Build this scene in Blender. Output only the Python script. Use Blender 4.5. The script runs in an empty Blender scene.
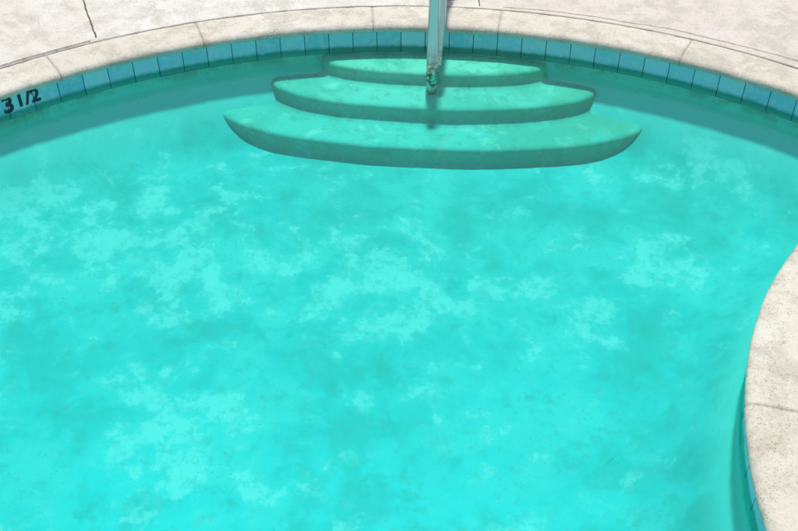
import bpy, bmesh, math, random
from mathutils import Vector, Matrix, noise
random.seed(4)
scene=bpy.context.scene
scene.view_settings.view_transform='Standard'; scene.view_settings.look='None'
scene.view_settings.exposure=0

# ------------------------------------------------------------ outline
CA=Vector((0.0,2.12)); RA=3.565
CB=Vector((3.70,1.99)); RB=2.395
RF=0.32
def circ_int(c0,r0,c1,r1,sgn):
    d=(c1-c0).length; a=(r0*r0-r1*r1+d*d)/(2*d); h=math.sqrt(max(0,r0*r0-a*a))
    u=(c1-c0)/d; return c0+u*a+Vector((-u.y,u.x))*h*sgn
F1=circ_int(CA,RA-RF,CB,RB+RF,1); F2=circ_int(CA,RA-RF,CB,RB+RF,-1)
ang=lambda v: math.atan2(v.y,v.x)
a1=ang(F1-CA); a2=ang(F2-CA)+2*math.pi
b2=ang(CB-F2)+2*math.pi; b1=ang(CB-F1)+2*math.pi
segs=[(CA,RA,a1,a2),(F2,RF,a2,b2),(CB,-RB,b2,b1),(F1,RF,b1,a1+2*math.pi)]
lens=[abs(s[3]-s[2])*abs(s[1]) for s in segs]; PER=sum(lens)
def P(s,off=0.0):
    s=s%PER
    for (c,r,t0,t1),L in zip(segs,lens):
        if s<=L:
            t=t0+(t1-t0)*s/L; n=Vector((math.cos(t),math.sin(t)))
            return c+n*(r+off), n
        s-=L
    c,r,t0,t1=segs[-1]; n=Vector((math.cos(t1),math.sin(t1))); return c+n*(r+off),n
def s_near(pt):
    best=min(range(4000),key=lambda i:(P(PER*i/4000)[0]-pt).length); return PER*best/4000
N=760

# ------------------------------------------------------------ node helpers
def new_mat(name):
    m=bpy.data.materials.new(name); m.use_nodes=True
    nt=m.node_tree; nt.nodes.clear()
    out=nt.nodes.new('ShaderNodeOutputMaterial')
    return m,nt,out
class G:
    def __init__(s,nt): s.nt=nt; s.pos=nt.nodes.new('ShaderNodeNewGeometry').outputs['Position']
    def _in(s,sock,v):
        if isinstance(v,bpy.types.NodeSocket): s.nt.links.new(v,sock)
        elif v is not None:
            if isinstance(v,(tuple,list)) and len(v)==3 and sock.type=='RGBA': v=(*v,1)
            sock.default_value=v
    def noise(s,scale,detail=4,rough=.55,dist=0,vec=None,col=False):
        n=s.nt.nodes.new('ShaderNodeTexNoise'); s._in(n.inputs['Vector'],vec or s.pos)
        n.inputs['Scale'].default_value=scale; n.inputs['Detail'].default_value=detail
        n.inputs['Roughness'].default_value=rough; n.inputs['Distortion'].default_value=dist
        return n.outputs['Color' if col else 'Fac']
    def math(s,op,a,b=None,c=None,clamp=False):
        n=s.nt.nodes.new('ShaderNodeMath'); n.operation=op; n.use_clamp=clamp
        s._in(n.inputs[0],a); s._in(n.inputs[1],b); s._in(n.inputs[2],c); return n.outputs[0]
    def ramp(s,v,lo,hi,a=0.,b=1.):
        n=s.nt.nodes.new('ShaderNodeMapRange'); n.interpolation_type='SMOOTHSTEP'
        s._in(n.inputs[0],v); n.inputs[1].default_value=lo; n.inputs[2].default_value=hi
        n.inputs[3].default_value=a; n.inputs[4].default_value=b; return n.outputs[0]
    def mix(s,f,a,b,mode='MIX'):
        n=s.nt.nodes.new('ShaderNodeMix'); n.data_type='RGBA'; n.blend_type=mode
        s._in(n.inputs[0],f); s._in(n.inputs[6],a); s._in(n.inputs[7],b); return n.outputs[2]
    def sep(s,v=None):
        n=s.nt.nodes.new('ShaderNodeSeparateXYZ'); s._in(n.inputs[0],v or s.pos); return n.outputs
    def vmath(s,op,a,b):
        n=s.nt.nodes.new('ShaderNodeVectorMath'); n.operation=op; s._in(n.inputs[0],a); s._in(n.inputs[1],b)
        return n.outputs['Value' if op in('LENGTH','DISTANCE') else 'Vector']
    def voro(s,scale,feature='F1',vec=None):
        n=s.nt.nodes.new('ShaderNodeTexVoronoi'); n.feature=feature; s._in(n.inputs['Vector'],vec or s.pos)
        n.inputs['Scale'].default_value=scale; return n.outputs['Distance']
    def bump(s,h,strength=.3,dist=.01):
        n=s.nt.nodes.new('ShaderNodeBump'); s._in(n.inputs['Height'],h)
        n.inputs['Strength'].default_value=strength; n.inputs['Distance'].default_value=dist
        return n.outputs[0]
    def attr(s,name):
        n=s.nt.nodes.new('ShaderNodeAttribute'); n.attribute_name=name; return n.outputs['Fac']
    def bsdf(s,col,rough=.8,metal=0.,normal=None,spec=.5):
        n=s.nt.nodes.new('ShaderNodeBsdfPrincipled'); s._in(n.inputs['Base Color'],col)
        s._in(n.inputs['Roughness'],rough); s._in(n.inputs['Metallic'],metal)
        n.inputs['Specular IOR Level'].default_value=spec
        if normal: s._in(n.inputs['Normal'],normal)
        return n.outputs[0]
    def diffuse(s,col):
        n=s.nt.nodes.new('ShaderNodeBsdfDiffuse'); s._in(n.inputs['Color'],col); return n.outputs[0]

# ------------------------------------------------------------ materials
def plaster(steps=False):
    m,nt,out=new_mat('painted_plaster_steps' if steps else 'painted_plaster'); g=G(nt)
    x,y,z=g.sep()
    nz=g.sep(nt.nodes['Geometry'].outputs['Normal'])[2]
    if steps:
        n2=g.noise(6,5,.66,.2); n3=g.noise(17,3,.65); n4=g.noise(2.2,4,.62,.4)
        c=g.mix(g.ramp(z,-.06,-.16),(.52,.63,.48),(.30,.57,.46))  # pale to cyan with depth: light absorbed by water, put into the colour
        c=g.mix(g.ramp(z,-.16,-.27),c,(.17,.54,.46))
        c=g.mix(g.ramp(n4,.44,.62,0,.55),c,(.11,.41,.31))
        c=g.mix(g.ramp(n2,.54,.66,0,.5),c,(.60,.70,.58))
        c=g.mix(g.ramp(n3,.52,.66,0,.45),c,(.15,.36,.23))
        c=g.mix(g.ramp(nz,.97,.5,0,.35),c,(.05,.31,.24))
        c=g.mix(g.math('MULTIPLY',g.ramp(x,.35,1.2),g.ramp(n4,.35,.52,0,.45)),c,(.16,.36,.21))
    else:
        wob=g.noise(3.2,2,.6,col=True)
        vec=g.vmath('ADD',g.pos,g.vmath('MULTIPLY',g.vmath('SUBTRACT',wob,(.5,.5,.5)),(.8,.8,.0)))
        n1=g.noise(1.1,3,.6,.2); n2=g.noise(4.6,7,.68,.1); n3=g.noise(16,4,.68); n4=g.noise(2.1,5,.64,.25)
        far=g.ramp(y,2.3,4.7)
        c=g.mix(far,(.001,.56,.56),(.05,.465,.42))
        c=g.mix(g.ramp(n1,.40,.60,0,.6),c,(.012,.47,.45))
        c=g.mix(g.ramp(n4,.48,.62,0,.5),c,(.12,.58,.54))
        blobs=[(-.12,3.97,.52,.42),(.35,3.85,.4,.2),(.88,3.74,.22,.20),(-1.07,3.02,.42,.36),(-1.75,4.40,.95,.42),
               (-1.1,4.05,.6,.3),(1.38,4.15,.26,.2),(1.85,4.80,.45,.2),(.0,3.32,.25,.14),(-2.2,3.7,.4,.25)]
        tot=None
        for bx,by,rx,ry in blobs:
            d=g.vmath('LENGTH',g.vmath('MULTIPLY',g.vmath('SUBTRACT',vec,(bx,by,0)),(1/rx,1/ry,0)),(0,0,0))
            f=g.ramp(d,.0,1.6,1,0)
            tot=f if tot is None else g.math('MAXIMUM',tot,f)
        v=g.math('ADD',g.math('MULTIPLY',tot,.15),n2)
        dk=g.math('ADD',n4,g.math('MULTIPLY',tot,.10))
        c=g.mix(g.ramp(dk,.51,.38,0,.48),c,(.015,.37,.33))
        c=g.mix(g.ramp(g.math('ADD',n2,g.math('MULTIPLY',tot,.05)),.48,.34,0,.45),c,(.02,.35,.29))
        c=g.mix(g.ramp(g.math('ADD',v,g.math('MULTIPLY',n3,.3)),.64,.90,0,.55),c,(.26,.60,.56))
        c=g.mix(g.math('MULTIPLY',g.ramp(v,.59,.66,0,.38),g.ramp(n3,.62,.44,.35,1)),c,(.52,.68,.63))
        c=g.mix(g.ramp(n3,.53,.68,0,.4),c,(.08,.38,.32))
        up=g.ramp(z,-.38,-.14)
        c=g.mix(g.math('MULTIPLY',up,.85),c,(.30,.70,.63))  # paler wall near the surface: weaker light absorption put into the plaster colour
        c=g.mix(g.math('MULTIPLY',g.ramp(z,-.14,-.04),g.ramp(n2,.42,.58,.25,.8)),c,(.08,.28,.18))
    sp=g.voro(30)
    c=g.mix(g.math('MULTIPLY',g.ramp(sp,.15,.05,0,.7),g.ramp(n4,.50,.61)),c,(.10,.22,.12))
    nt.links.new(g.diffuse(c),out.inputs[0]); return m
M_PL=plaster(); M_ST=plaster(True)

def concrete(name,cols,slab=False,grain=.6):
    m,nt,out=new_mat(name); g=G(nt)
    n1=g.noise(1.7,4,.6,.4); n2=g.noise(8,6,.72); n3=g.noise(80,4,.75); n5=g.noise(3.0,6,.74,.5)
    c=g.mix(g.ramp(n1,.38,.64),cols[0],cols[1])
    if slab:
        x,y,z=g.sep()
        c=g.mix(g.ramp(x,.50,.53,0,.65),c,(.57,.49,.42))
    c=g.mix(g.ramp(n5,.48,.60,0,.55),c,(.40,.36,.29))
    c=g.mix(g.ramp(n2,.48,.66,0,.65),c,cols[2])
    c=g.mix(g.ramp(n3,.53,.66,0,grain),c,cols[3])
    c=g.mix(g.ramp(n3,.45,.34,0,.45),c,(.63,.59,.51))
    pit=g.math('MULTIPLY',g.ramp(g.voro(95),.28,.12),g.ramp(n2,.38,.60))
    c=g.mix(g.math('MULTIPLY',pit,.6),c,(.17,.15,.11))
    h=g.math('SUBTRACT',g.math('ADD',g.math('MULTIPLY',n3,.6),n2),g.math('MULTIPLY',pit,.6))
    nt.links.new(g.bsdf(c,.9,0,g.bump(h,.6,.007),.25),out.inputs[0]); return m
M_COP=concrete('cast_coping_stone',[(.57,.525,.42),(.62,.58,.48),(.44,.39,.29),(.33,.285,.20)],False,.5)
M_DECK=concrete('deck_concrete',[(.60,.56,.48),(.65,.62,.55),(.51,.47,.39),(.43,.39,.32)],True)

def simple(name,col,rough=.8,metal=0,ns=20,amt=.5,dark=None):
    m,nt,out=new_mat(name); g=G(nt); n=g.noise(ns,4,.65)
    c=g.mix(g.ramp(n,.4,.65,0,amt),col,dark or tuple(v*.5 for v in col))
    nt.links.new(g.bsdf(c,rough,metal,g.bump(n,.2,.003)),out.inputs[0]); return m
M_JOINT=simple('joint_filler',(.13,.11,.09),.95,0,7,.9,(.40,.36,.30))
M_MORTAR=simple('coping_mortar',(.24,.20,.15),.95,0,7,.9,(.42,.38,.30))
M_GROUT=simple('tile_grout',(.04,.09,.09),.9,0,30,.7,(.015,.035,.035))
M_PAINT=simple('navy_enamel',(.006,.008,.02),.4,0,60,.2,(.03,.06,.08))

def tile_mat():
    m,nt,out=new_mat('waterline_tile'); g=G(nt); v=g.attr('tile_var')
    c=g.mix(v,(.14,.53,.60),(.28,.66,.71)); n=g.noise(22,5,.72); z=g.sep()[2]
    c=g.mix(g.ramp(n,.44,.64,0,.5),c,(.46,.68,.65))
    scum=g.math('MULTIPLY',g.ramp(g.math('ADD',z,g.math('MULTIPLY',g.noise(12,4,.7),.04)),.044,.014),g.ramp(z,-.05,-.02,.4,1.))
    c=g.mix(g.math('MULTIPLY',scum,.75),c,(.07,.20,.13))
    nt.links.new(g.bsdf(c,.25,0,g.bump(n,.1,.002)),out.inputs[0]); return m
M_TILE=tile_mat()

def water_mat():
    m,nt,out=new_mat('pool_water'); g=G(nt)
    b=g.bump(g.noise(4.0,3,.5,.5),.16,.05)
    fr=nt.nodes.new('ShaderNodeFresnel'); fr.inputs['IOR'].default_value=1.40; nt.links.new(b,fr.inputs['Normal'])
    tr=nt.nodes.new('ShaderNodeBsdfTransparent'); tr.inputs['Color'].default_value=(.43,.98,.96,1)
    di=nt.nodes.new('ShaderNodeBsdfDiffuse'); di.inputs['Color'].default_value=(.32,.76,.69,1)
    m0=nt.nodes.new('ShaderNodeMixShader'); m0.inputs[0].default_value=.035   # suspended cloudiness
    nt.links.new(tr.outputs[0],m0.inputs[1]); nt.links.new(di.outputs[0],m0.inputs[2])
    gl=nt.nodes.new('ShaderNodeBsdfGlossy'); gl.inputs['Roughness'].default_value=.02; nt.links.new(b,gl.inputs['Normal'])
    mx=nt.nodes.new('ShaderNodeMixShader'); nt.links.new(fr.outputs[0],mx.inputs[0])
    nt.links.new(m0.outputs[0],mx.inputs[1]); nt.links.new(gl.outputs[0],mx.inputs[2]); nt.links.new(mx.outputs[0],out.inputs['Surface'])
    return m
M_WATER=water_mat()

def steel():
    m,nt,out=new_mat('polished_steel'); g=G(nt); z=g.sep()[2]
    n=g.noise(35,4,.7); r=g.math('MULTIPLY',g.ramp(z,.22,-.02),g.ramp(n,.40,.55))
    r=g.math('MAXIMUM',r,g.ramp(g.noise(55,4,.7),.62,.72,0,.45))
    c=g.mix(r,(.95,.72,.70),(.42,.16,.05))
    nt.links.new(g.bsdf(c,g.math('ADD',g.math('MULTIPLY',r,.4),.14),g.math('SUBTRACT',.40,g.math('MULTIPLY',r,.35)),g.bump(n,.05,.002)),out.inputs[0]); return m
M_STEEL=steel(); M_RUST=simple('rusty_steel',(.40,.18,.06),.8,.2,50,.7,(.12,.05,.03))

# ------------------------------------------------------------ mesh helpers
def mk(name,verts,faces,mat,smooth=False,parent=None):
    me=bpy.data.meshes.new(name); me.from_pydata(verts,[],faces); me.update()
    bm=bmesh.new(); bm.from_mesh(me); bmesh.ops.recalc_face_normals(bm,faces=bm.faces); bm.to_mesh(me); bm.free()
    ob=bpy.data.objects.new(name,me); scene.collection.objects.link(ob); me.materials.append(mat)
    if smooth:
        for p in me.polygons: p.use_smooth=True
    if parent: ob.parent=parent
    return ob
def empty(name):
    e=bpy.data.objects.new(name,None); scene.collection.objects.link(e); return e
def flip_up(ob):
    me=ob.data
    if sum(p.normal.z*p.area for p in me.polygons)<0: me.flip_normals()

pool=empty('swimming_pool')
def zf(x,y):
    t=min(1,max(0,(4.9-y)/2.4)); t=t*t*(3-2*t)
    return -.40-.20*t
def zfloor(q):
    d=max(0,min(RA-(q-CA).length,(q-CB).length-RB))
    t=min(1,d/.50); f=.27+.73*(1-(1-t)**2.0)
    return zf(q.x,q.y)*f+.006*noise.noise(Vector((q.x*1.5,q.y*1.5,0)))
V=[];Fc=[]
for i in range(N):
    p,n=P(PER*i/N); ring=[]
    for z in (.12,0,-.05,-.09): ring.append((p.x,p.y,z))
    D=(p-CA).length
    ds=[0,.006,.012,.02,.03,.045,.06,.08,.10,.13,.16,.20,.24,.28,.33,.38,.44,.5,.56,.64]
    fs=[d/D for d in ds]; f0=fs[-1]
    fs+=[f0+(.995-f0)*k/22 for k in range(1,23)]
    for f in fs:
        q=p.lerp(CA,f); ring.append((q.x,q.y,zfloor(q)))
    prof_n=len(ring); V+=ring
for i in range(N):
    for k in range(prof_n-1):
        a=i*prof_n+k; b=((i+1)%N)*prof_n+k; Fc.append((a,b,b+1,a+1))
Fc.append([i*prof_n+prof_n-1 for i in range(N)])
sh=mk('plaster_shell',V,Fc,M_PL,True,pool); flip_up(sh)

# waterline tiles
V=[];Fc=[];var=[]
TT=.112; TB=-.034
nt_=round(PER/.152); w=PER/nt_
for i in range(nt_):
    r=random.random(); s0=i*w+.0022; s1=(i+1)*w-.0022
    dz=random.uniform(-.0012,.0012); do=random.uniform(-.001,.001)
    base=len(V); K=4
    for k in range(K+1):
        s=s0+(s1-s0)*k/K
        e=.0022
        for off,z in [(-.001,TT),(-.006+do,TT-e),(-.006+do,TB+e),(-.001,TB)]:
            o=off if 0<k<K else off+.001
            q,_=P(s,o); V.append((q.x,q.y,z+dz))
    for k in range(K):
        for j in range(3):
            a=base+k*4+j; Fc.append((a,a+4,a+5,a+1)); var.append(r)
    Fc.append((base,base+1,base+2,base+3)); var.append(r)
    b=base+K*4; Fc.append((b,b+1,b+2,b+3)); var.append(r)
tl=mk('waterline_tiles',V,Fc,M_TILE,False,pool)
at=tl.data.attributes.new('tile_var','FLOAT','FACE'); at.data.foreach_set('value',var)
V=[];Fc=[]
for i in range(N):
    for z in(.118,TB-.004):
        q,_=P(PER*i/N,-.0025); V.append((q.x,q.y,z))
for i in range(N):
    a=2*i;b=2*((i+1)%N); Fc.append((a,b,b+1,a+1))
mk('tile_grout',V,Fc,M_GROUT,True,pool)

# coping
OC=.240
prof=[(.03,.106),(-.010,.107),(-.022,.112),(-.028,.122),(-.028,.136),(-.021,.149),(-.008,.157),(.012,.160),(.08,.161),(.16,.1605),(OC-.02,.159),(OC-.007,.155),(OC-.001,.145),(OC,.10)]
sB=s_near(Vector((1.36,2.57))); 
nseg=24; L=PER/nseg
cuts=[sB+i*L+(random.uniform(-.12,.12) if i else 0) for i in range(nseg)]; cuts.append(sB+PER)
V=[];Fc=[]
for i in range(nseg):
    s0=cuts[i]+.0015; s1=cuts[i+1]-.0015; K=max(6,int((s1-s0)/.02)); base=len(V); m=len(prof)
    dz=random.uniform(-.0015,.0015); do=random.uniform(-.003,.003)
    for k in range(K+1):
        s=s0+(s1-s0)*k/K; e=.002 if k in(0,K) else 0
        for off,z in prof:
            q,_=P(s,off); nn=noise.noise(Vector((q.x*9,q.y*9,z*9)))+.8*noise.noise(Vector((q.x*30,q.y*30,z*30)))
            q2,_=P(s,off+do+(e if off<0 else 0)+.0028*nn)
            V.append((q2.x,q2.y,z+dz-e+.0014*nn))
    for k in range(K):
        for j in range(m-1):
            a=base+k*m+j; Fc.append((a,a+m,a+m+1,a+1))
    Fc.append([base+j for j in range(m)]); Fc.append([base+K*m+j for j in range(m)])
cp=mk('pool_coping',V,Fc,M_COP,True,pool)
V=[];Fc=[]
mp=[(.02,.110),(-.017,.114),(-.022,.13),(-.016,.145),(-.002,.153),(OC-.02,.154)]
mm=len(mp)
for i in range(N):
    for off,z in mp:
        q,_=P(PER*i/N,off); V.append((q.x,q.y,z))
for i in range(N):
    for j in range(mm-1):
        a=mm*i+j;b=mm*((i+1)%N)+j; Fc.append((a,b,b+1,a+1))
mk('coping_mortar',V,Fc,M_MORTAR,True,pool)

# deck
ZD=.157
V=[];Fc=[]
for i in range(N):
    p,n=P(PER*i/N,OC+.007+.003*noise.noise(Vector((i*.3,0,0)))); d=(p-CA).normalized()
    col=[(p.x,p.y,.09),(p.x,p.y,ZD-.004),(p.x+d.x*.004,p.y+d.y*.004,ZD)]
    for R in(5,7,12,40,150,600):
        q=CA+d*R; col.append((q.x,q.y,ZD))
    V+=col; m=len(col)
for i in range(N):
    for j in range(m-1):
        a=m*i+j;b=m*((i+1)%N)+j; Fc.append((a,b,b+1,a+1))
dk=mk('ground',V,Fc,M_DECK); flip_up(dk)
V=[];Fc=[]
for i in range(N):
    dd=.150+.004*noise.noise(Vector((i*.08,3,0)))
    for off in(OC-.012,OC+.025):
        q,_=P(PER*i/N,off); V.append((q.x,q.y,dd))
for i in range(N):
    a=2*i;b=2*((i+1)%N); Fc.append((a,b,b+1,a+1))
mk('perimeter_joint',V,Fc,M_JOINT,True,pool)

def strip(pts,w,name,mat,parent,z=ZD+.003,wob=.004,sub=.03):
    out=[]
    for a,b in zip(pts[:-1],pts[1:]):
        a=Vector(a);b=Vector(b); n=max(2,int((b-a).length/sub))
        for k in range(n): out.append(a.lerp(b,k/n))
    out.append(Vector(pts[-1])); V=[];Fc=[]
    for i,p in enumerate(out):
        t=(out[min(i+1,len(out)-1)]-out[max(i-1,0)]).normalized(); nn=Vector((-t.y,t.x))
        c=p+nn*wob*noise.noise(Vector((p.x*14,p.y*14,1)))*2
        ww=w*(.7+.7*abs(noise.noise(Vector((p.x*25,p.y*25,5)))))
        for sg in(-.5,.5): q=c+nn*ww*sg; V.append((q.x,q.y,z))
    for i in range(len(out)-1): Fc.append((2*i,2*i+2,2*i+3,2*i+1))
    o=mk(name,V,Fc,mat,False,parent); flip_up(o); return o
dark=simple('open_joint',(.08,.07,.055),.95,0,9,.6,(.2,.17,.14))
jt=empty('deck_joints')
strip([(-1.845,5.50),(-2.05,6.01),(-4.0,10.7)],.011,'slab_joint_a',dark,jt)
strip([(.515,5.92),(.525,6.3),(.6,12)],.009,'slab_joint_b',dark,jt)
strip([(3.3,5.0),(4.6,6.4),(8,10)],.012,'slab_joint_c',dark,jt)
strip([(-3.8,3.2),(-6,3.9),(-10,5)],.012,'slab_joint_d',dark,jt)
strip([(-3.9,10.4),(.58,10.1),(8,9.8)],.012,'slab_joint_e',dark,jt)
def arc(a0,a1_,r0,r1,seed,amp=.03):
    ck=[]
    for i in range(61):
        t=i/60; a=math.radians(a0+(a1_-a0)*t); R=r0+(r1-r0)*t+amp*noise.noise(Vector((t*6,seed,2))); ck.append((CA.x+R*math.cos(a),CA.y+R*math.sin(a)))
    return ck
strip(arc(80,52,3.845,3.88,0,.02),.004,'hairline_crack',dark,jt,wob=.003,sub=.015)
strip(arc(133,119.3,3.822,3.822,3,.004),.009,'open_joint',dark,jt,z=ZD+.006,wob=.001)

# steps
TH=math.radians(-3.6)
def loc(x,y):
    return (CA.x+x*math.cos(TH)-y*math.sin(TH), CA.y+x*math.sin(TH)+y*math.cos(TH))
stp=empty('pool_steps')
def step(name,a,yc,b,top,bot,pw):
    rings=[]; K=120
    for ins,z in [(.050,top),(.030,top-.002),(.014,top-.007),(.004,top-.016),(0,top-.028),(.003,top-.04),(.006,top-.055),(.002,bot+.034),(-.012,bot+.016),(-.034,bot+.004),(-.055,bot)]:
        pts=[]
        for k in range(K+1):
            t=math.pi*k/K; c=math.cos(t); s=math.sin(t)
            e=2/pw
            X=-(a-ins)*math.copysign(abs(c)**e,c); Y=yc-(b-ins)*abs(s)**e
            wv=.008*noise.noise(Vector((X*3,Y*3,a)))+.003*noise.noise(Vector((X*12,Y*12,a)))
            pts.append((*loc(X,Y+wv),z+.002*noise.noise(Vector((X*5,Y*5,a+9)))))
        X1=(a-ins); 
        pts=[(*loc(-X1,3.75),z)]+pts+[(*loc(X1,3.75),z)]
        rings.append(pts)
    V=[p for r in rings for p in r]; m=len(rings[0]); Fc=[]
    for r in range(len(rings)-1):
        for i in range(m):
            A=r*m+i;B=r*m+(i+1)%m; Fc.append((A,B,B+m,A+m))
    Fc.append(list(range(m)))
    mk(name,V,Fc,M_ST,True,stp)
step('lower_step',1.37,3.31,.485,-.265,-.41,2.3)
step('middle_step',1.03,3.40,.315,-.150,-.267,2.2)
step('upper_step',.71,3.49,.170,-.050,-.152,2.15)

# water: one still surface sheet, sealed to the tile
V=[]
for i in range(N):
    q,_=P(PER*i/N,.008); V.append((q.x,q.y,0))
wt=mk('water',V,[list(range(N))],M_WATER); flip_up(wt)

# handrail
def tube(name,pts,r,mat,parent):
    cu=bpy.data.curves.new(name,'CURVE'); cu.dimensions='3D'; cu.bevel_depth=r; cu.bevel_resolution=8; cu.use_fill_caps=True
    sp=cu.splines.new('POLY'); sp.points.add(len(pts)-1)
    for i,p in enumerate(pts): sp.points[i].co=(*p,1)
    ob=bpy.data.objects.new(name,cu); scene.collection.objects.link(ob); cu.materials.append(mat)
    dg=bpy.context.evaluated_depsgraph_get(); me=bpy.data.meshes.new_from_object(ob.evaluated_get(dg))
    bpy.data.objects.remove(ob); o=bpy.data.objects.new(name,me); scene.collection.objects.link(o); o.parent=parent
    for p in me.polygons: p.use_smooth=True
    return o
def fillet(pts,R,n=10):
    pts=[Vector(p) for p in pts]; out=[pts[0]]
    for a,b,c in zip(pts[:-2],pts[1:-1],pts[2:]):
        u=(a-b).normalized(); v=(c-b).normalized(); 
        r=min(R,(a-b).length*.49,(c-b).length*.49); p0=b+u*r; p1=b+v*r
        for k in range(n+1):
            t=k/n; out.append(p0*(1-t)**2+b*2*t*(1-t)+p1*t*t)
    out.append(pts[-1]); return out
hr=empty('handrail')
tube('rail_tube',fillet([(.198,5.372,-.156),(.212,5.372,.82),(.255,5.75,1.02),(.345,6.30,.95),(.345,6.06,.155)],.22),.034,M_STEEL,hr)
tube('brace_tube',fillet([(.232,5.42,.02),(.250,5.46,.22),(.264,5.50,.60),(.30,5.95,.70),(.335,6.08,.62)],.12),.025,M_STEEL,hr)
def flange(name,x,y,z,r,h,mat):
    V=[];Fc=[];K=40
    pr=[(r,0),(r,h*.25),(r*.85,h*.6),(r*.6,h)]
    for (q,zz) in pr:
        for k in range(K): t=2*math.pi*k/K; V.append((x+q*math.cos(t),y+q*math.sin(t),z+zz))
    for j in range(len(pr)-1):
        for k in range(K): A=j*K+k;B=j*K+(k+1)%K; Fc.append((A,B,B+K,A+K))
    Fc.append(list(range((len(pr)-1)*K,len(pr)*K)))
    mk(name,V,Fc,mat,True,hr)
flange('deck_flange',.345,6.06,ZD+.001,.06,.022,M_RUST)

# depth marker 3 1/2
def text(name,body,size,s,z,parent,off=-.0095):
    cu=bpy.data.curves.new(name,'FONT'); cu.body=body; cu.size=size; cu.align_x='CENTER'; cu.align_y='CENTER'; cu.offset=size*.025; cu.extrude=.0008
    ob=bpy.data.objects.new(name,cu); scene.collection.objects.link(ob)
    p,n=P(s,off)
    nz=Vector((-n.x,-n.y,0)); up=Vector((0,0,1)); xx=up.cross(nz)
    M=Matrix(((xx.x,up.x,nz.x,p.x),(xx.y,up.y,nz.y,p.y),(0,up.z,nz.z,z),(0,0,0,1)))
    dg=bpy.context.evaluated_depsgraph_get(); me=bpy.data.meshes.new_from_object(ob.evaluated_get(dg))
    bpy.data.objects.remove(ob); o=bpy.data.objects.new(name,me); scene.collection.objects.link(o); o.matrix_world=M
    me.materials.clear(); me.materials.append(M_PAINT); o.parent=parent
dm=empty('depth_marker')
sm=s_near(Vector((-2.17,4.96)))+.035
text('numeral','3',.140,sm+.055,.055,dm); text('fraction','1/2',.115,sm-.062,.060,dm)

# ------------------------------------------------------------ light
el=math.radians(77); az_x,az_y=.06,1.0
l=math.hypot(az_x,az_y); sd=Vector((az_x/l*math.cos(el),az_y/l*math.cos(el),math.sin(el)))
sun=bpy.data.lights.new('sun','SUN'); sun.energy=4.0; sun.angle=math.radians(3); sun.color=(1,.965,.91)
so=bpy.data.objects.new('sun',sun); scene.collection.objects.link(so); so.rotation_euler=sd.to_track_quat('Z','Y').to_euler(); so.location=(3,6,12)
w=bpy.data.worlds.new('World'); scene.world=w; w.use_nodes=True; nt=w.node_tree
bg=nt.nodes['Background']; sky=nt.nodes.new('ShaderNodeTexSky'); sky.sky_type='NISHITA'; sky.sun_disc=False
sky.sun_elevation=el; sky.sun_rotation=math.atan2(az_x,az_y); nt.links.new(sky.outputs[0],bg.inputs[0]); bg.inputs[1].default_value=.14

cam=bpy.data.cameras.new('camera'); cam.lens=45.0; cam.sensor_width=36; cam.clip_end=2000
co=bpy.data.objects.new('camera',cam); scene.collection.objects.link(co); co.location=(0,0,3.1)
co.rotation_euler=(math.radians(90-41),0,0); scene.camera=co
